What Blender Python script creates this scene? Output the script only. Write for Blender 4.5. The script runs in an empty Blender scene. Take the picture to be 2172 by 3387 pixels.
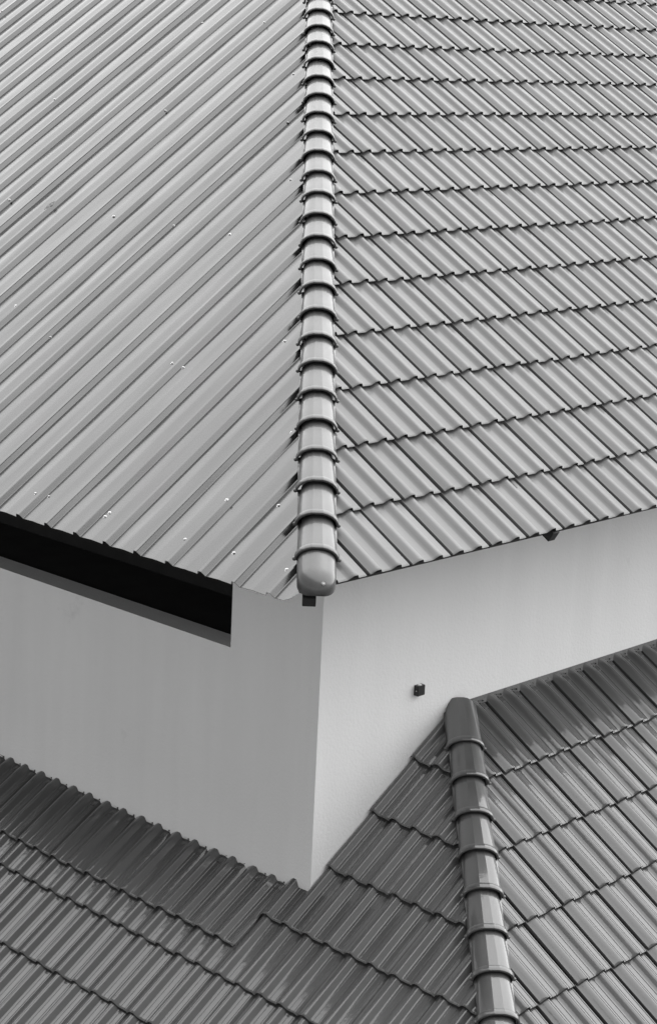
import bpy, bmesh, math, random
from mathutils import Vector, Matrix
random.seed(7)
S = bpy.context.scene
COL = S.collection

# ------------------------------------------------------------------ camera
ZO = 6.6                                     # height of the upper eave above the ground
F_PX, IMG_W, IMG_H = 6613.83, 2172.0, 3387.0
YAW, PITCH, ROLL = 0.751601, 0.236255, 0.046646
CAM = Vector((-6.41906, -5.99185, 2.45826 + ZO))
fw = Vector((math.cos(PITCH)*math.cos(YAW), math.cos(PITCH)*math.sin(YAW), -math.sin(PITCH)))
rt = fw.cross(Vector((0, 0, 1))).normalized(); up = rt.cross(fw)
r2 = rt*math.cos(ROLL) + up*math.sin(ROLL)
u2 = up*math.cos(ROLL) - rt*math.sin(ROLL)
cd = bpy.data.cameras.new('camera'); cam = bpy.data.objects.new('camera', cd); COL.objects.link(cam)
cd.sensor_fit = 'HORIZONTAL'; cd.sensor_width = 36.0; cd.lens = 36.0*F_PX/IMG_W
cd.clip_start = 0.1; cd.clip_end = 2000
cam.matrix_world = Matrix(((r2.x, u2.x, -fw.x, CAM.x), (r2.y, u2.y, -fw.y, CAM.y), (r2.z, u2.z, -fw.z, CAM.z), (0, 0, 0, 1)))
S.camera = cam
S.render.resolution_x = 656; S.render.resolution_y = 1024

def in_frame(p, m=0.015):
    d = p - CAM; z = d.dot(fw)
    x = 0.5 + F_PX*d.dot(r2)/z/IMG_W; y = 0.5 - F_PX*d.dot(u2)/z/IMG_H
    return -m < x < 1+m and -m < y < 1+m

# ------------------------------------------------------------------ light
SUN_AZ, SUN_EL = math.radians(78), math.radians(54)
w = bpy.data.worlds.new('World'); S.world = w; w.use_nodes = True
nt = w.node_tree; nt.nodes.clear()
sky = nt.nodes.new('ShaderNodeTexSky'); sky.sky_type = 'NISHITA'; sky.sun_disc = False
sky.sun_elevation = SUN_EL; sky.sun_rotation = SUN_AZ
sky.air_density = 1; sky.dust_density = 1; sky.ozone_density = 1.0
bw = nt.nodes.new('ShaderNodeRGBToBW'); bg = nt.nodes.new('ShaderNodeBackground'); wo = nt.nodes.new('ShaderNodeOutputWorld')
bg.inputs['Strength'].default_value = 0.05
nt.links.new(sky.outputs[0], bw.inputs[0]); nt.links.new(bw.outputs[0], bg.inputs[0]); nt.links.new(bg.outputs[0], wo.inputs[0])
sl = bpy.data.lights.new('sun', 'SUN'); sl.energy = 1.5; sl.angle = math.radians(125); sl.color = (1, 1, 1)
sun = bpy.data.objects.new('sun', sl); COL.objects.link(sun)
sd = Vector((math.sin(SUN_AZ)*math.cos(SUN_EL), math.cos(SUN_AZ)*math.cos(SUN_EL), math.sin(SUN_EL)))
sun.rotation_euler = sd.to_track_quat('Z', 'Y').to_euler(); sun.location = (0, -20, 30)
S.view_settings.view_transform = 'Standard'; S.view_settings.look = 'None'
S.view_settings.exposure = 2.2; S.view_settings.gamma = 1.0; S.view_settings.use_curve_mapping = False

# ------------------------------------------------------------------ helpers
WORLD = {}
def node(t, kind, **kw):
    n = t.nodes.new(kind)
    for k, v in kw.items(): setattr(n, k, v)
    return n
def material(name, col, rough, var=0.1, noise_scale=(6, 6, 6), coat=0.0, metallic=0.0, bump=0.0, bump_scale=60.0,
             wave=0.0, wave_scale=(3, 1, 1), obj_var=0.0, spots=0.0, rough_var=0.0, spec=0.5, coat_rough=0.06, spot_scale=9.0, coat_ior=1.5):
    m = bpy.data.materials.new(name); m.use_nodes = True; t = m.node_tree
    b = t.nodes['Principled BSDF']; L = t.links.new
    b.inputs['Roughness'].default_value = rough; b.inputs['Metallic'].default_value = metallic
    b.inputs['Specular IOR Level'].default_value = spec
    b.inputs['Coat Weight'].default_value = coat; b.inputs['Coat IOR'].default_value = coat_ior; b.inputs['Coat Roughness'].default_value = coat_rough
    tc = node(t, 'ShaderNodeTexCoord'); oi = node(t, 'ShaderNodeObjectInfo')
    off = node(t, 'ShaderNodeVectorMath', operation='MULTIPLY_ADD')
    sc = node(t, 'ShaderNodeCombineXYZ')
    for i in range(3): L(oi.outputs['Random'], sc.inputs[i])
    L(sc.outputs[0], off.inputs[0]); off.inputs[1].default_value = (37.0, 53.0, 71.0); L(tc.outputs['Object'], off.inputs[2])
    mp = node(t, 'ShaderNodeMapping'); mp.inputs['Scale'].default_value = noise_scale; L(off.outputs[0], mp.inputs[0])
    n1 = node(t, 'ShaderNodeTexNoise'); n1.inputs['Scale'].default_value = 1.0; n1.inputs['Detail'].default_value = 6; L(mp.outputs[0], n1.inputs['Vector'])
    mr = node(t, 'ShaderNodeMapRange'); L(n1.outputs['Fac'], mr.inputs[0])
    mr.inputs[1].default_value = 0.3; mr.inputs[2].default_value = 0.7
    mr.inputs[3].default_value = col*(1-var); mr.inputs[4].default_value = col*(1+var)
    out = mr.outputs[0]
    if obj_var:
        mv = node(t, 'ShaderNodeMapRange'); L(oi.outputs['Random'], mv.inputs[0])
        mv.inputs[3].default_value = 1-obj_var; mv.inputs[4].default_value = 1+obj_var
        mm = node(t, 'ShaderNodeMath', operation='MULTIPLY'); L(out, mm.inputs[0]); L(mv.outputs[0], mm.inputs[1]); out = mm.outputs[0]
    if spots:
        ns = node(t, 'ShaderNodeTexNoise'); ns.inputs['Scale'].default_value = spot_scale; ns.inputs['Detail'].default_value = 8; ns.inputs['Roughness'].default_value = 0.7
        L(off.outputs[0], ns.inputs['Vector'])
        ms = node(t, 'ShaderNodeMapRange'); L(ns.outputs['Fac'], ms.inputs[0])
        ms.inputs[1].default_value = 0.66; ms.inputs[2].default_value = 0.76; ms.inputs[3].default_value = 1.0; ms.inputs[4].default_value = 1-spots
        mm = node(t, 'ShaderNodeMath', operation='MULTIPLY'); L(out, mm.inputs[0]); L(ms.outputs[0], mm.inputs[1]); out = mm.outputs[0]
    L(out, b.inputs['Base Color'])
    if rough_var:
        nr = node(t, 'ShaderNodeMapRange'); L(n1.outputs['Fac'], nr.inputs[0]); nr.inputs[1].default_value = 0.3; nr.inputs[2].default_value = 0.7
        nr.inputs[3].default_value = max(0.02, rough-rough_var); nr.inputs[4].default_value = rough+rough_var
        L(nr.outputs[0], b.inputs['Roughness'])
    prev = None
    if wave:
        m2 = node(t, 'ShaderNodeMapping'); m2.inputs['Scale'].default_value = wave_scale; L(off.outputs[0], m2.inputs[0])
        n2 = node(t, 'ShaderNodeTexNoise'); n2.inputs['Scale'].default_value = 1.0; n2.inputs['Detail'].default_value = 2; L(m2.outputs[0], n2.inputs['Vector'])
        bp = node(t, 'ShaderNodeBump'); bp.inputs['Distance'].default_value = wave; bp.inputs['Strength'].default_value = 1.0
        L(n2.outputs['Fac'], bp.inputs['Height']); prev = bp
    if bump:
        n3 = node(t, 'ShaderNodeTexNoise'); n3.inputs['Detail'].default_value = 4
        if isinstance(bump_scale, tuple):
            m3 = node(t, 'ShaderNodeMapping'); m3.inputs['Scale'].default_value = bump_scale; L(off.outputs[0], m3.inputs[0])
            n3.inputs['Scale'].default_value = 1.0; L(m3.outputs[0], n3.inputs['Vector'])
        else:
            n3.inputs['Scale'].default_value = bump_scale; L(off.outputs[0], n3.inputs['Vector'])
        bq = node(t, 'ShaderNodeBump'); bq.inputs['Distance'].default_value = bump; bq.inputs['Strength'].default_value = 1.0
        L(n3.outputs['Fac'], bq.inputs['Height'])
        if prev: L(prev.outputs[0], bq.inputs['Normal'])
        prev = bq
    if prev:
        L(prev.outputs[0], b.inputs['Normal'])
        if coat: L(prev.outputs[0], b.inputs['Coat Normal'])
    return m

M_TILE_UP = material('grey_glazed_tile', 0.112, 0.5, var=0.10, noise_scale=(14, 3, 8), coat=0.22, coat_rough=0.15, bump=0.0004, bump_scale=45, obj_var=0.10, rough_var=0.06, spots=0.15, spot_scale=14)
M_TILE = material('dark_glazed_tile', 0.066, 0.4, var=0.10, noise_scale=(14, 3, 8), coat=0.75, coat_ior=1.55, coat_rough=0.06, bump=0.0003, bump_scale=45, obj_var=0.08, rough_var=0.06, spots=0.25, spot_scale=14)
M_CAP = material('glazed_hip_tile', 0.06, 0.4, var=0.10, noise_scale=(14, 6, 8), coat=0.45, coat_ior=1.5, coat_rough=0.08, bump=0.0004, bump_scale=45, obj_var=0.06, rough_var=0.06, spots=0.25, spot_scale=14)
M_EDGE = material('tile_edge_shade', 0.025, 0.8, var=0.3, noise_scale=(30, 30, 30))  # tile front edges coloured near black to deepen the shade line under each course
M_METAL = material('painted_steel', 0.108, 0.20, var=0.05, noise_scale=(5, 0.8, 5), metallic=0.92, wave=0.02, wave_scale=(4, 0.7, 1), bump=0.00012, bump_scale=(45, 0.6, 1), obj_var=0.03, rough_var=0.05, spots=0.12, spot_scale=5)
M_WALL = material('white_plaster', 0.76, 0.75, var=0.03, noise_scale=(5, 5, 0.5), bump=0.0022, bump_scale=70, spots=0.13, spot_scale=2.6, spec=0.25)
M_DARK = material('black_painted_steel', 0.02, 0.5, var=0.2)
M_DECK = material('dark_underlay', 0.03, 0.8, var=0.2)
M_ATTIC = material('attic_shade_black', 0.015, 0.9, var=0.3)  # near-black colour stands in for the shade inside the eave opening
M_MORTAR = material('grey_mortar', 0.2, 0.85, var=0.25, noise_scale=(25, 25, 25), bump=0.004, bump_scale=50)
M_FLASH = material('grey_mortar_fillet', 0.09, 0.7, var=0.25, noise_scale=(25, 25, 25), bump=0.003, bump_scale=50)
M_SEAL = material('weathered_sealant', 0.16, 0.8, var=0.5, noise_scale=(60, 60, 60), bump=0.002, bump_scale=90)
M_SCREW = material('galvanised_screw', 0.5, 0.38, var=0.2, metallic=0.6)
M_LAMP = material('black_lamp_housing', 0.015, 0.4, var=0.1)
M_LENS = material('lamp_lens', 0.75, 0.1, var=0.02, coat=0.5)
M_GROUND = material('paving', 0.10, 0.85, var=0.25, noise_scale=(0.6, 0.6, 0.6), bump=0.01, bump_scale=8)

def tag(o, label=None, cat=None, kind=None, group=None):
    if label: o['label'] = label
    if cat: o['category'] = cat
    if kind: o['kind'] = kind
    if group: o['group'] = group
    return o
def put(name, data, parent=None, mw=None, mat=None):
    o = bpy.data.objects.new(name, data); COL.objects.link(o)
    mw = mw or Matrix.Identity(4)
    if parent:
        o.parent = parent; o.matrix_parent_inverse = WORLD[parent].inverted()
    o.matrix_basis = mw; WORLD[o] = mw.copy()
    if mat and data and not data.materials: data.materials.append(mat)
    return o
def mesh_of(bm, name):
    bmesh.ops.recalc_face_normals(bm, faces=bm.faces[:])
    me = bpy.data.meshes.new(name); bm.to_mesh(me); bm.free(); return me
def pydata(name, v, f, smooth=False):
    me = bpy.data.meshes.new(name); me.from_pydata([tuple(a) for a in v], [], f); me.update()
    bm = bmesh.new(); bm.from_mesh(me); bmesh.ops.recalc_face_normals(bm, faces=bm.faces[:]); bm.to_mesh(me); bm.free()
    if smooth: me.shade_smooth()
    return me
def box_into(bm, a, b, M=None):
    vs = [Vector((x, y, z)) for x in (a[0], b[0]) for y in (a[1], b[1]) for z in (a[2], b[2])]
    if M: vs = [M @ v for v in vs]
    q = [bm.verts.new(v) for v in vs]
    for f in ((0, 1, 3, 2), (4, 6, 7, 5), (0, 4, 5, 1), (2, 3, 7, 6), (0, 2, 6, 4), (1, 5, 7, 3)): bm.faces.new([q[i] for i in f])
def box(name, a, b, mat, parent, M=None, bev=0.0):
    bm = bmesh.new(); box_into(bm, a, b, M)
    if bev: bmesh.ops.bevel(bm, geom=bm.edges[:], offset=bev, segments=2, affect='EDGES')
    return put(name, mesh_of(bm, name), parent, None, mat)
def frame(o, U, V):
    U = Vector(U); V = Vector(V); N = U.cross(V)
    return Matrix(((U.x, V.x, N.x, o[0]), (U.y, V.y, N.y, o[1]), (U.z, V.z, N.z, o[2]), (0, 0, 0, 1)))
def empty(name, loc):
    return put(name, None, None, Matrix.Translation(loc))
def prism(pts_front, pts_back):
    n = len(pts_front)
    v = list(pts_front) + list(pts_back)
    f = [list(range(n)), list(range(2*n-1, n-1, -1))] + [[i, (i+1) % n, n+(i+1) % n, n+i] for i in range(n)]
    return v, f

# ------------------------------------------------------------------ solved geometry of the place
P = 0.5751; G = 0.3962; TW = 0.30                       # upper pitch, tile gauge, tile width
EX = -0.0632; T = math.tan(P)
XM, YM, ZM, RIB = -0.1407, 2.0987, -0.0802, 0.23159      # metal eave and its rib pitch
PL, GL, XL, YL, ZL = 0.6214, 0.3901, 0.1168, 0.1654, -2.2561
PR, GR, XR, YR, ZR = 0.5870, 0.3994, 1.3683, 0.1801, -1.3706
WX, WY = 0.63, 0.60                                      # the corner of the upper walls
WT = 0.16
FAR = 12.4; TOP = 6.2; XE = 17.0                                    # house size, run of the hip
JAMB, SILL = 1.257, -0.734
def z(v): return v + ZO

# ------------------------------------------------------------------ ground
me = pydata('ground', [(-300, -300, 0), (300, -300, 0), (300, 300, 0), (-300, 300, 0)], [(0, 1, 2, 3)])
tag(put('ground', me, None, None, M_GROUND), kind='structure')

# ------------------------------------------------------------------ things
house = tag(empty('house', (WX, WY, 0)), 'white plastered upper storey under a hip roof, half metal sheet, half grey tile', 'house')
wing = tag(empty('lower_wing', (WX-2, WY-2, 0)), 'lower wing with dark glazed tiled hip roof wrapping the white wall corner', 'building')

# walls of the house
zb, zt = 0.0, z(WY*T-0.05)
rw_f = [(WX, WY, zb), (XE-WX, WY, zb), (XE-WX, WY, zt), (WX, WY, zt)]
rw_b = [(WX+WT, WY+WT, zb), (XE-WX, WY+WT, zb), (XE-WX, WY+WT, zt), (WX+WT, WY+WT, zt)]
tag(put('wall', pydata('wall', *prism(rw_f, rw_b)), house, None, M_WALL), 'bright white right wall with a small lamp')
zs = z(SILL)
Y1 = FAR-WY
lw_f = [(WX, WY, zb), (WX, Y1, zb), (WX, Y1, zs), (WX, JAMB, zs), (WX, JAMB, zt), (WX, WY, zt)]
lw_b = [(WX+WT, WY+WT, zb), (WX+WT, Y1, zb), (WX+WT, Y1, zs), (WX+WT, JAMB, zs), (WX+WT, JAMB, zt), (WX+WT, WY+WT, zt)]
tag(put('wall', pydata('wall', *prism(lw_f, lw_b)), house, None, M_WALL), 'shaded left wall with a long dark opening below the eave')
box('wall', (WX+WT, Y1-WT, 0), (XE-WX, Y1, zt), M_WALL, house)
box('wall', (XE-WX-WT, WY+WT, 0), (XE-WX, Y1-WT, zt), M_WALL, house)
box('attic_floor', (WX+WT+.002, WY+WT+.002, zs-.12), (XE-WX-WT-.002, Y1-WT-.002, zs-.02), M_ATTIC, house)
box('added_dark_screen', (1.35, JAMB-.10, zs-.02), (1.40, Y1-WT-.01, z(0.70)), M_ATTIC, house)  # added dark screen, keeps bounce light out so the opening stays black
box('added_dark_screen', (WX+WT+.002, JAMB-.10, zs-.02), (1.349, JAMB-.06, z(0.42)), M_ATTIC, house)  # side piece of the added screen

# ------------------------------------------------------------------ roof tile
PROFILE = [(0.000, .002), (0.025, .0055), (0.065, .0130), (0.105, .0200), (0.130, .0228), (0.150, .0236), (0.163, .0236), (0.169, .0218), (0.175, .0236), (0.192, .0236), (0.204, .0228), (0.214, .0205), (0.262, .0030), (0.272, .0010), (0.290, .0), (0.318, .0), (0.325, -.0020), (0.332, .0), (0.432, .0), (0.439, .0020), (0.446, .0),
        (0.470, .0), (0.495, .0015), (0.535, .0100), (0.572, .0185), (0.597, .0226), (0.617, .0236), (0.630, .0236), (0.636, .0218), (0.642, .0236), (0.659, .0236), (0.671, .0228), (0.681, .0205), (0.729, .0030), (0.739, .0010), (0.757, .0), (0.785, .0), (0.792, -.0020), (0.799, .0), (0.885, .0), (0.892, .0020), (0.899, .0),
        (0.920, .0), (0.936, -.006), (0.963, -.014)]
GROOVES = (.163, .169, .175, .630, .636, .642, .318, .325, .332, .432, .439, .446, .785, .792, .799, .885, .892, .899)   # fine mouldings of the lower tiles only
TLEN, TTH, TDROP = 0.470, 0.013, 0.023
def tile_bm(gauge, lugs=False, length=TLEN, hs=1.0):
    bm = bmesh.new()
    PROF = [(u, h*hs if h > 0 else h) for u, h in PROFILE if hs > 1.0 or round(u, 3) not in GROOVES]
    rows = [(0.0, -.0030, 1), (0.005, 0.0, 1), (0.013, 0.0, 1)] + ([(length-.085, 0.0, 1), (length-.03, 0.0, .8), (length, -.004, .55)] if lugs else [(length, 0.0, 1)])
    def nz(v, h, dz): return h + dz - TDROP*v/gauge
    grid = [[bm.verts.new((u*TW, v, nz(v, h*k, dz))) for u, h in PROF] for v, dz, k in rows]
    n = len(PROF)
    for a in range(len(rows)-1):
        for i in range(n-1):
            f = bm.faces.new((grid[a][i], grid[a][i+1], grid[a+1][i+1], grid[a+1][i])); f.smooth = True
    low = [bm.verts.new((u*TW, 0.018, h-TTH)) for u, h in PROF]
    for i in range(n-1):
        bm.faces.new((low[i], low[i+1], grid[0][i+1], grid[0][i])).material_index = 1
    # left edge and its back
    l1 = bm.verts.new((0, length, nz(length, PROF[0][1]-TTH-.006, 0))); l0 = bm.verts.new((0, 0.018, PROF[0][1]-TTH-.006))
    bm.faces.new([g_[0] for g_ in grid]+[l1, l0, low[0]])
    h1 = [bm.verts.new((u*TW, length, nz(length, h-TTH, 0))) for u, h in PROF]
    for i in range(n-1): bm.faces.new((grid[-1][i], grid[-1][i+1], h1[i+1], h1[i]))
    if lugs:
        for u0 in (0.30, 0.77):
            for (du, v0, wd, dp, ht) in ((0.02, length-.020, .035, .006, .008), (0.02, length-.036, .035, .006, .007), (0.03, length-.075, .03, .005, .004), (0.13, length-.026, .008, .008, .010)):
                box_into(bm, ((u0+du)*TW, v0, nz(v0, -.002, 0)), ((u0+du)*TW+wd, v0+dp, nz(v0, ht, 0)))
        for u0 in (0.10, 0.57):
            for v0 in (length-.052, length-.070):
                box_into(bm, ((u0+.02)*TW, v0, nz(v0, .008, 0)), ((u0+.09)*TW, v0+.006, nz(v0, .0225, 0)))
    bm.normal_update()
    return bm
def sharp(me, ang=38):
    me.set_sharp_from_angle(angle=math.radians(ang)) if hasattr(me, 'set_sharp_from_angle') else None
    return me
def tile_mesh(gauge, lugs=False, length=TLEN, mat=None, hs=1.0):
    bm = tile_bm(gauge, lugs, length, hs); me = bpy.data.meshes.new('roof_tile'); bm.to_mesh(me); bm.free()
    sharp(me); me.materials.append(mat); me.materials.append(M_EDGE); return me

class Field:
    """one tiled slope: whole tiles share a mesh, tiles cut by a plane get their own, tiles out of view are joined"""
    def __init__(s, part, F, gauge, planes, mat, hs=1.0):
        s.mat = mat; s.hs = hs
        s.part, s.F, s.g, s.planes = part, F, gauge, planes
        s.base = {}; s.rest = bmesh.new(); s.nrest = 0; s.n = 0
    def add(s, i, k, lugs=False, dn=0.0, extra=(), length=TLEN, tilt=0.0):
        key = (lugs, round(length, 3))
        if key not in s.base: s.base[key] = tile_mesh(s.g, lugs, length, s.mat, s.hs)
        me = s.base[key]
        J = Matrix.Rotation(random.gauss(0, .0024), 4, 'Z') @ Matrix.Rotation(random.gauss(0, .002)+tilt, 4, 'X') @ Matrix.Rotation(random.gauss(0, .004), 4, 'Y')
        M = s.F @ Matrix.Translation((i*TW+random.gauss(0, .0007), k*s.g+random.gauss(0, .0020), dn)) @ J
        cs = [M @ Vector((a, b, c)) for a in (0, TW) for b in (0, length) for c in (-.03, .03)]
        cuts = []
        for co, no in list(s.planes)+list(extra):
            d = [(c-co).dot(no) for c in cs]
            if min(d) >= 0: return
            if max(d) > 0: cuts.append((co, no))
        vis = any(in_frame(M @ Vector((a*TW, b*length, 0))) for a in (0, .5, 1) for b in (0, .4, .8))
        if cuts:
            bm = bmesh.new(); bm.from_mesh(me)
            Mi = M.inverted(); R = M.to_3x3()
            for co, no in cuts:
                bmesh.ops.bisect_plane(bm, geom=bm.verts[:]+bm.edges[:]+bm.faces[:], dist=1e-5, plane_co=Mi @ co, plane_no=R.transposed() @ no, clear_outer=True)
            if len(bm.faces) < 3: bm.free(); return
            m2 = bpy.data.meshes.new('roof_tile'); bm.to_mesh(m2); bm.free(); sharp(m2); m2.materials.append(s.mat); m2.materials.append(M_EDGE); me = m2
        if vis:
            put('roof_tile', me, s.part, M); s.n += 1
        else:
            tmp = me.copy(); tmp.transform(M); s.rest.from_mesh(tmp); bpy.data.meshes.remove(tmp); s.nrest += 1
            if cuts: bpy.data.meshes.remove(me)
    def done(s):
        if s.nrest:
            m = bpy.data.meshes.new('tile_field'); s.rest.to_mesh(m); m.materials.append(s.mat); m.materials.append(M_EDGE); sharp(m)
            tag(put('tile_field', m, s.part), kind='stuff')
        s.rest.free()

def deck(name, pts, drop, parent, mat=M_DECK, th=0.02):
    a = Vector(pts[0]); n = (Vector(pts[1])-a).cross(Vector(pts[2])-a).normalized()
    if n.z < 0: n = -n
    f = [Vector(p)-n*drop for p in pts]; b = [p-n*th for p in f]
    return put(name, pydata(name, *prism(f, b)), parent, None, mat)

# ---- upper right slope: tiles
E0 = Vector((EX, 0, ZO))
AP = E0 + Vector((TOP, TOP, TOP*T))
XE = 17.0
slope_r = deck('tiled_slope', [(EX, 0.03, z(0.03*T)), (XE, 0.03, z(.03*T)), (XE-TOP-.1, AP.y, AP.z), tuple(AP)], 0.045, house)
tag(slope_r, 'light grey glazed tile slope right of the hip')
Fr = frame((0, 0, ZO), (1, 0, 0), (0, math.cos(P), math.sin(P)))
sq = Vector((1, -1, 0)).normalized()
hipR = (E0+sq*0.030, -sq)                    # cut away what lies left of the hip
fr = Field(slope_r, Fr, G, [hipR, (Vector((XE, 0, 0)), Vector((1, 1, 0)).normalized())], M_TILE_UP)
ncourse = int(TOP/math.cos(P)/G)
for k in range(0, ncourse):
    for i in range(-1, int(XE/TW)): fr.add(i, k)
fr.done()

# ---- upper left slope: metal sheets
slope_m = deck('metal_slope', [(XM+.30, 0.20, z(ZM+.30*T)), (XM+.06, 0.20, z(ZM+.06*T)), (XM+.06, FAR, z(ZM+.06*T)), (AP.x-.03, AP.y+.2, AP.z-.02), (AP.x-.03, AP.y, AP.z-.02)], 0.03, house)
tag(slope_m, 'ribbed light grey metal sheet slope left of the hip')
MP = [(0.0, 0.0), (0.066, .0225), (0.078, .0245), (0.150, .0245), (0.164, .0225), (0.236, .002), (0.250, .0005), (0.262, .0008), (0.625, .0060), (0.640, .0060)]
Fm = frame((XM, YM, z(ZM)), (0, -1, 0), (math.cos(P), 0, math.sin(P)))
def sheet(first, n, lift):
    pts = []
    rp = random.Random(first*7+3)
    for r in range(n+1):
        j1, j2 = rp.gauss(0, .0011), rp.gauss(0, .0008)
        for u, h in MP:
            if u > .6: h += j1
            elif u > .24: h += j2*.5
            if r == n and u > 0.17: break
            pts.append(((first+r+u)*RIB, h))
    # denser in the pans so that they can be slightly dished
    prof = []
    for a, b in zip(pts, pts[1:]):
        m = 3 if b[0]-a[0] > .05 else 1
        for q in range(m): prof.append((a[0]+(b[0]-a[0])*q/m, a[1]+(b[1]-a[1])*q/m))
    prof.append(pts[-1])
    rr = random.Random(first*13+5)
    ph = [(rr.uniform(0, 6.28), rr.uniform(.8, 2.2), rr.uniform(3, 9), rr.uniform(.3, 1.0)) for _ in range(5)]
    bm = bmesh.new(); SEG = 34; rows = []
    for u, h in prof:
        y = YM-u
        run = (y-(-.045)) if True else 0           # plan distance from eave to the hip line
        xend = EX + y + 0.03
        vmax = max(0.0, (min(xend, AP.x)-XM)/math.cos(P))
        if y > TOP: vmax = min(vmax, (AP.x+min(0, FAR-TOP-(y)-.0)-XM)/math.cos(P)) if False else min(vmax, (AP.x-XM)/math.cos(P))
        if y > FAR-TOP: vmax = min(vmax, max(0.0, (EX+(FAR-y)-XM)/math.cos(P)))
        vmin = max(0.0, (0.11-y)/.55/math.cos(P))
        if vmin > vmax: vmax = vmin
        row = []
        v0 = vmin + rr.uniform(-.0008, .0008)
        for q in range(SEG+1):
            v = v0 + (vmax-v0)*(q-1)/(SEG-1) if q > 1 else v0 + min(.002, (vmax-v0)*.01)*q
            d = sum(a*math.sin(p0+f1*v+f2*u) for p0, f1, f2, a in ph)*.00045
            row.append(bm.verts.new((u, v, h + d + lift*(u-first*RIB)/(n*RIB))))
        rows.append(row)
    for A, B in zip(rows, rows[1:]):
        if (A[-1].co-A[0].co).length < .01 and (B[-1].co-B[0].co).length < .01: continue
        for q in range(SEG):
            f = bm.faces.new((A[q], B[q], B[q+1], A[q+1])); f.smooth = True
    bmesh.ops.remove_doubles(bm, verts=bm.verts[:], dist=1e-5)
    for v in [v for v in bm.verts if not v.link_faces]: bm.verts.remove(v)
    bm.normal_update()
    for f in bm.faces:
        if f.normal.z < 0: f.normal_flip()
    if not bm.faces: bm.free(); return
    me = bpy.data.meshes.new('metal_sheet'); bm.to_mesh(me); bm.free(); sharp(me, 12); me.materials.append(M_METAL)
    o = put('metal_sheet', me, slope_m, Fm)
    so = o.modifiers.new('thickness', 'SOLIDIFY'); so.thickness = 0.0008; so.offset = -1
for first in range(-44, 10, 3): sheet(first, 3, .0016)

def screw_mesh():
    bm = bmesh.new()
    prof = [(.0105, 0), (.0105, .0018), (.0065, .0022), (.0062, .0065), (.0045, .0078)]
    rings = [[bm.verts.new((r*math.cos(a*math.pi/5), r*math.sin(a*math.pi/5), h)) for a in range(10)] for r, h in prof]
    for A, B in zip(rings, rings[1:]):
        for i in range(10): bm.faces.new((A[i], A[(i+1) % 10], B[(i+1) % 10], B[i]))
    bm.faces.new(rings[-1]); bm.faces.new(rings[0][::-1])
    return mesh_of(bm, 'screw')
SM = screw_mesh(); SM.materials.append(M_SCREW)
def prof_h(frac):
    pp = MP+[(1.0, 0.0)]
    for a, b in zip(pp, pp[1:]):
        if a[0] <= frac <= b[0]: return a[1]+(b[1]-a[1])*(frac-a[0])/(b[0]-a[0])
    return 0
SCREWS = [(-22.89, 4.691), (-20.01, 4.695), (-14.92, 3.58), (-9.8, 3.58), (-12.66, 4.685), (-9.87, 4.692), (-6.54, 4.121), (-4.77, 3.585), (-2.52, 3.01), (-4.76, 2.439), (-2.57, 2.432),
          (-11.81, 2.441), (-7.22, 2.442), (-7.09, 1.498), (-4.75, 1.303), (-0.13, 1.303), (0.31, 1.289), (2.4, 1.638), (5.03, 0.999), (-0.12, 0.178), (0.33, 0.184), (5.13, 0.459),
          (6.38, 0.528), (2.37, 0.164), (2.39, 0.195), (4.93, 0.172), (6.4, 0.177), (7.94, 0.174)]
for q, s in SCREWS:
    fr_ = q-math.floor(q)
    put('screw', SM, slope_m, Fm @ Matrix.Translation((q*RIB, s, prof_h(fr_)-.0005)) @ Matrix.Rotation(random.gauss(0, .15), 4, 'X'))

def patch_mesh(seed, lx, ly):
    rr = random.Random(seed); bm = bmesh.new(); n = 14
    ring = [bm.verts.new((lx*(.7+.5*rr.random())*math.cos(6.283*i/n), ly*(.6+.6*rr.random())*math.sin(6.283*i/n), .0006)) for i in range(n)]
    top = [bm.verts.new((v.co.x*.6+rr.gauss(0, .002), v.co.y*.6, .0035+rr.random()*.002)) for v in ring]
    for i in range(n): f = bm.faces.new((ring[i], ring[(i+1) % n], top[(i+1) % n], top[i])); f.smooth = True
    f = bm.faces.new(top); f.smooth = True
    return mesh_of(bm, 'sealant_patch')
for q, s, lx, ly in ((-9.91, 2.44, .022, .05), (-15.02, 4.645, .02, .06)):
    me = patch_mesh(int(s*100), lx, ly)
    put('sealant_patch', me, slope_m, Fm @ Matrix.Translation((q*RIB, s, prof_h(q-math.floor(q)))), M_SEAL)

# ---- the two slopes at the back
RZ = AP.z
deck('back_slope', [(XE, .05, z(.05*T)), (XE, FAR, z(0)), (XE-TOP, AP.y+.05, RZ), (XE-TOP, AP.y, RZ)], 0.02, house, M_TILE_UP)
deck('back_slope', [(XE, FAR, z(0)), (EX, FAR, z(0)), (AP.x, AP.y+.02, RZ), (XE-TOP, AP.y+.02, RZ)], 0.02, house, M_TILE_UP)

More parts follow.
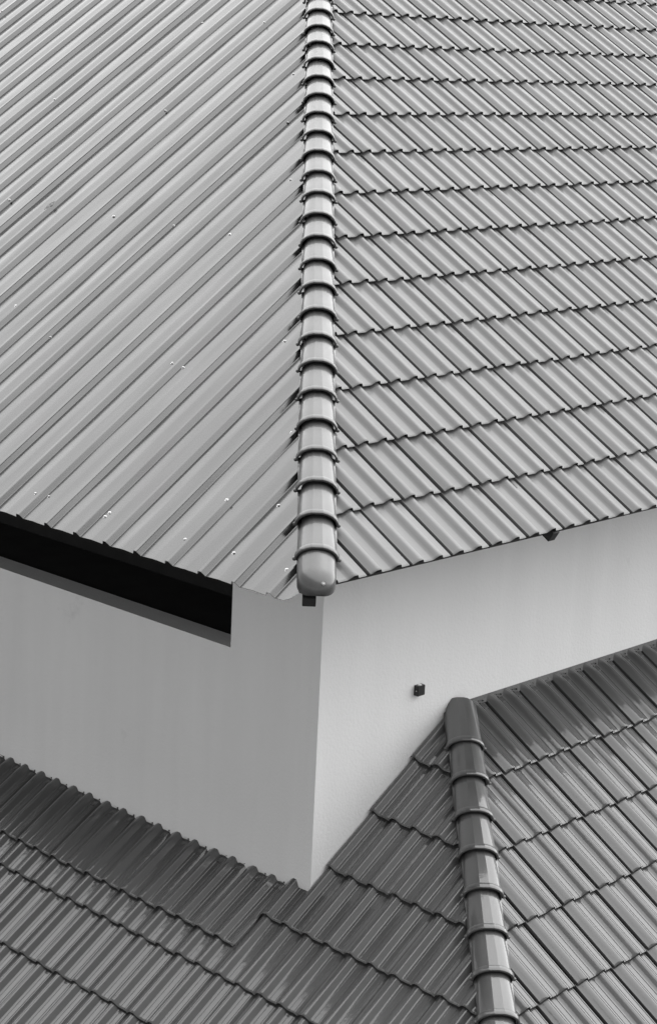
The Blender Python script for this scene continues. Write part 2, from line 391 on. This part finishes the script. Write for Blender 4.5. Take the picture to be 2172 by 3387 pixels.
# ------------------------------------------------------------------ hip caps
CR, CB = 0.094, 0.070                                  # half width and height of the arch
CANG = [0, 14, 30, 46, 62, 76, 104, 118, 134, 150, 166, 180]
def cap_mesh(length, mat):
    bm = bmesh.new()
    st = [(0.0, .006, 0), (0.002, .010, 0), (0.006, .0115, 0), (0.026, .0115, 0), (0.031, .0095, 0), (0.033, .001, 0), (0.12, -.002, 0), (length, -.016, 0)]
    def ring(v, e, _=0, fl=True):
        pts = [(-math.cos(math.radians(t))*(CR+e), math.sin(math.radians(t))*(CB+e)) for t in CANG]
        body = CR-.002
        out = [(-body, -.035), (-body, -.004)] + pts + [(body, -.004), (body, -.035)]
        return [bm.verts.new((x, v, zz)) for x, zz in out]
    rows = [ring(*q) for q in st]
    inner = [ring(0.0, .001), ring(0.20, -.013)]
    n = len(rows[0])
    for A, B in zip(rows, rows[1:]):
        for i in range(n-1):
            f = bm.faces.new((A[i], A[i+1], B[i+1], B[i])); f.smooth = True
    for i in range(n-1):
        bm.faces.new((inner[0][i], inner[0][i+1], rows[0][i+1], rows[0][i]))
        bm.faces.new((inner[1][i], inner[1][i+1], inner[0][i+1], inner[0][i]))
    for i in (1, 2, 7, 8, n-3, n-2):
        for A, B in zip(rows, rows[1:]):
            e = bm.edges.get((A[i], B[i]))
            if e: e.smooth = False
    for A in (rows[1], rows[4], rows[5]):
        for i in range(n-1):
            e = bm.edges.get((A[i], A[i+1]))
            if e: e.smooth = False
    for sg in (-1, 1):
        bmesh.ops.create_icosphere(bm, subdivisions=2, radius=.0105, matrix=Matrix.Translation((sg*(CR+.010), .012, -.002)))
    for f in bm.faces: f.smooth = True if len(f.verts) == 3 else f.smooth
    bmesh.ops.recalc_face_normals(bm, faces=bm.faces[:])
    me = bpy.data.meshes.new('hip_cap'); bm.to_mesh(me); bm.free(); me.materials.append(mat); return me
def hip(parent_thing, start, direction, centre, positions, length, mat_label, n_off, mat, top_extra=0.0):
    """positions: points on the hip line (world) where each collar sits"""
    d = direction.normalized(); s = d.cross(Vector((0, 0, 1))).normalized()
    nrm = s.cross(d)
    if nrm.z < 0: nrm = -nrm
    bm = bmesh.new()
    a, b = positions[0]-d*.10, positions[-1]+d*length
    F = Matrix(((s.x, d.x, nrm.x, a.x), (s.y, d.y, nrm.y, a.y), (s.z, d.z, nrm.z, a.z), (0, 0, 0, 1)))
    LL = (b-a).length
    v, f = prism([(-.07, 0, n_off-.062), (.07, 0, n_off-.062), (.045, 0, n_off+.0), (-.045, 0, n_off+.0)], [(-.07, LL, n_off-.062), (.07, LL, n_off-.062), (.045, LL, n_off+.0), (-.045, LL, n_off+.0)])
    bm.free()
    bed = put('hip_ridge', pydata('hip_ridge', [F @ Vector(p) for p in v], f), parent_thing, None, M_MORTAR)
    tag(bed, mat_label)
    me = cap_mesh(length, mat); me_top = cap_mesh(length+top_extra, mat) if top_extra else me
    for p in positions:
        Fm_ = Matrix(((s.x, d.x, nrm.x, p.x), (s.y, d.y, nrm.y, p.y), (s.z, d.z, nrm.z, p.z), (0, 0, 0, 1)))
        J = Matrix.Rotation(random.gauss(0, .006), 4, 'Z') @ Matrix.Rotation(random.gauss(-.012, .004), 4, 'X') @ Matrix.Rotation(random.gauss(0, .008), 4, 'Y')
        put('hip_cap', me_top if p is positions[-1] else me, bed, Fm_ @ Matrix.Translation((random.gauss(0, .0012), 0, n_off+random.gauss(0, .0012))) @ J)
    return bed, s, d, nrm
T0, DT = 0.1265, 0.16462
hd = Vector((1, 1, T))
pos = [E0 + hd*(T0+DT*i) for i in range(37)]
bedU, hs, hdn, hn = hip(house, E0, hd, None, pos, 0.285, 'rounded hip tiles with raised collars running up the roof', -.004, M_CAP)
# rounded end piece at the eave
bm = bmesh.new()
NA = 22; rows = []
prof = [(0.06, 1.0), (0.0, 1.0), (-0.06, 1.0), (-0.12, 1.0)] + [(-0.12-0.118*math.sin(q*math.pi/24), math.cos(q*math.pi/24)) for q in range(1, 12)] + [(-0.2385, .04)]
for v, r in prof:
    row = [(-(CR-.004)*r, -.04*r)] + [(-math.cos(math.pi*i/NA)*(CR-.004)*r, math.sin(math.pi*i/NA)*(CB-.004)*r) for i in range(NA+1)] + [((CR-.004)*r, -.04*r)]
    rows.append([bm.verts.new((x, v, zz)) for x, zz in row])
n = len(rows[0])
for A, B in zip(rows, rows[1:]):
    for i in range(n-1): f = bm.faces.new((A[i], B[i], B[i+1], A[i+1])); f.smooth = True
    bm.faces.new((A[0], A[-1], B[-1], B[0]))
bm.faces.new(rows[-1])
bmesh.ops.recalc_face_normals(bm, faces=bm.faces[:])
me = bpy.data.meshes.new('hip_end_cap'); bm.to_mesh(me); bm.free(); me.materials.append(M_CAP); sharp(me, 60)
p = pos[0]
tag(put('hip_end_cap', me, bedU, Matrix(((hs.x, hdn.x, hn.x, p.x), (hs.y, hdn.y, hn.y, p.y), (hs.z, hdn.z, hn.z, p.z), (0, 0, 0, 1))) @ Matrix.Translation((0, 0, -.008))), 'rounded glossy end piece of the hip')

put('bolt', SM, bedU, Matrix(((hs.x, hdn.x, hn.x, p.x), (hs.y, hdn.y, hn.y, p.y), (hs.z, hdn.z, hn.z, p.z), (0, 0, 0, 1))) @ Matrix.Translation((.028, -.205, .030)) @ Matrix.Rotation(math.radians(62), 4, 'X') @ Matrix.Rotation(.25, 4, 'Y'))
# rafters
def rafter(name, a, b, wdt, hgt, parent):
    d = (b-a).normalized(); s = d.cross(Vector((0, 0, 1))).normalized(); n = s.cross(d)
    L = (b-a).length
    M = Matrix(((s.x, d.x, n.x, a.x), (s.y, d.y, n.y, a.y), (s.z, d.z, n.z, a.z), (0, 0, 0, 1)))
    return box(name, (-wdt/2, 0, -hgt), (wdt/2, L, 0), M_DARK, parent, M, .002)
rafter('rafter', Vector((1.725, 0.0, z(-.012))), Vector((1.725, 1.5, z(1.5*T-.07))), .055, .06, house)
rafter('hip_rafter', Vector((-.085, 0.022, z(-.052))), Vector((3, 3.08, z(3*T-.06))), .062, .05, house)

# ------------------------------------------------------------------ lower wing
# left slope
KE = -5                                               # its eave course
xe = XL+KE*GL*math.cos(PL); ze = ZL+KE*GL*math.sin(PL)
tL, tR = math.tan(PL), math.tan(PR)
def hip_y(x): return YR+((ZL+(x-XL)*tL)-ZR)/tR        # hip line in plan
def hip_pt(y):
    zz = ZR+(y-YR)*tR; return Vector((XL+(zz-ZL)/tL, y, z(zz)))
H0, H1 = hip_pt(-2.75), hip_pt(WY+.05)
hv = (H1-H0).normalized(); hside = Vector((hv.y, -hv.x, 0)).normalized()      # points to the right slope
LD = [(H0.x, H0.y, H0.z), (xe, hip_y(xe), z(ze)), (xe, 9.5, z(ze)), (WX+.02, 9.5, z(ZL+(WX+.02-XL)*tL)), (WX+.02, WY+.02, z(ZL+(WX+.02-XL)*tL)), (H1.x, WY+.02, H1.z)]
LD = LD[1:] if False else LD
def poly_deck(name, pts, parent):
    f = [Vector(p)-Vector((0, 0, .05)) for p in pts]; b = [p-Vector((0, 0, .02)) for p in f]
    return put(name, pydata(name, *prism(f, b)), parent, None, M_DECK)
LDp = [Vector((xe, hip_y(xe), z(ze))), Vector((xe, 9.5, z(ze))), Vector((WX+.02, 9.5, z(ZL+(WX+.02-XL)*tL))), Vector((WX+.02, WY+.02, z(ZL+(WX+.02-XL)*tL))), Vector((H1.x, WY+.02, z(ZL+(H1.x-XL)*tL)))]
slope_l = poly_deck('tiled_slope', LDp, wing); tag(slope_l, 'dark glazed tile slope below the shaded left wall')
Fl = frame((XL, YL, z(ZL)), (0, -1, 0), (math.cos(PL), 0, math.sin(PL)))
hipLcut = (H0-hside*.030, hside)
fl = Field(slope_l, Fl, GL, [hipLcut, (Vector((0, 9.4, 0)), Vector((0, 1, 0)))], M_TILE, 1.4)
wallL = (Vector((WX+.03, 0, 0)), Vector((1, 0, 0))); wallR = (Vector((0, WY+.03, 0)), Vector((0, 1, 0)))
for k in range(KE, 5):
    for m in range(-30, 13):
        if m <= -3:
            if k <= 0: fl.add(m, k)
        else:
            if m == -2: fl.add(m, k, extra=[wallR] if k >= 2 else [])
            else: fl.add(m, k)
for m in range(-30, -2): fl.add(m, 0.4438, lugs=True, dn=.017, extra=[wallL], tilt=-.034)
fl.done()
# right slope
CE = 9
ye = YR-CE*GR*math.cos(PR); zre = ZR-CE*GR*math.sin(PR)
xh = XL+((zre)-ZL)/tL
RDp = [Vector((xh, ye, z(zre))), Vector((9.5, ye, z(zre))), Vector((9.5, WY+.02, z(ZR+(WY+.02-YR)*tR))), Vector((H1.x, WY+.02, z(ZR+(WY+.02-YR)*tR)))]
slope_lr = poly_deck('tiled_slope', RDp, wing); tag(slope_lr, 'glossy dark tile slope against the bright right wall')
Flr = frame((XR, YR, z(ZR)), (1, 0, 0), (0, math.cos(PR), math.sin(PR)))
hipRcut = (H0+hside*.030, -hside)
flr = Field(slope_lr, Flr, GR, [hipRcut, (Vector((9.4, 0, 0)), Vector((1, 0, 0))), wallR], M_TILE, 1.2)
for c in range(-CE, 1):
    for n in range(-12, 27): flr.add(n, c, lugs=(c == 0), length=(.49 if c == 0 else TLEN))
flr.done()
# mortar strip along the right wall
s0 = (WY-YR)/math.cos(PR)
xs0 = H1.x-XR+.05
bm = bmesh.new()
v, f = prism([(xs0, s0+.02, -.05), (xs0, s0-.05, -.05), (xs0, s0-.05, -.026), (xs0, s0+.02, -.006)], [(8, s0+.02, -.05), (8, s0-.05, -.05), (8, s0-.05, -.026), (8, s0+.02, -.006)])
bm.free()
put('flashing', pydata('flashing', [Flr @ Vector(a) for a in v], f), wing, None, M_FLASH)
# lower hip
ypos = [0.355-0.1660*j for j in range(19)]
lp = [hip_pt(y)+hside*.012 for y in ypos][::-1]
hip(wing, lp[0], (H1-H0), None, lp, 0.30, 'dark hip tiles of the lower roof ending at the white wall', -.004, M_TILE, 0.05)
# walls under the lower roof
box('wall', (xe+.45, hip_y(xe)+.75, 0), (xe+.6, 9.0, z(ze)+.2), M_WALL, wing)
box('wall', (xe+.6, ye+.45, 0), (9.0, ye+.6, z(zre)+.2), M_WALL, wing)

# ------------------------------------------------------------------ wall lamp
lx0, lx1, ly, lz0, lz1 = 1.368, 1.425, WY, z(-.984), z(-.927)
lamp = tag(empty('wall_lamp', ((lx0+lx1)/2, ly, lz0)), 'small black cube lamp fixed to the bright white wall', 'lamp')
box('housing', (lx0, ly-.030, lz0), (lx1, ly+.002, lz1), M_LAMP, lamp, None, .002)
bm = bmesh.new()
bmesh.ops.create_cone(bm, cap_ends=True, segments=20, radius1=.0115, radius2=.0105, depth=.004, matrix=Matrix.Translation(((lx0+lx1)/2, ly-.015, lz1+.0015)))
put('lens', mesh_of(bm, 'lens'), lamp, None, M_LENS)
bm = bmesh.new()
bmesh.ops.create_cone(bm, cap_ends=True, segments=10, radius1=.0035, radius2=.003, depth=.003, matrix=Matrix.Translation((lx0-.001, ly-.018, (lz0+lz1)/2)) @ Matrix.Rotation(math.pi/2, 4, 'Y'))
put('fixing_screw', mesh_of(bm, 'fixing_screw'), lamp, None, M_SCREW)
print('tiles', fr.n, fr.nrest, fl.n, fl.nrest, flr.n, flr.nrest)
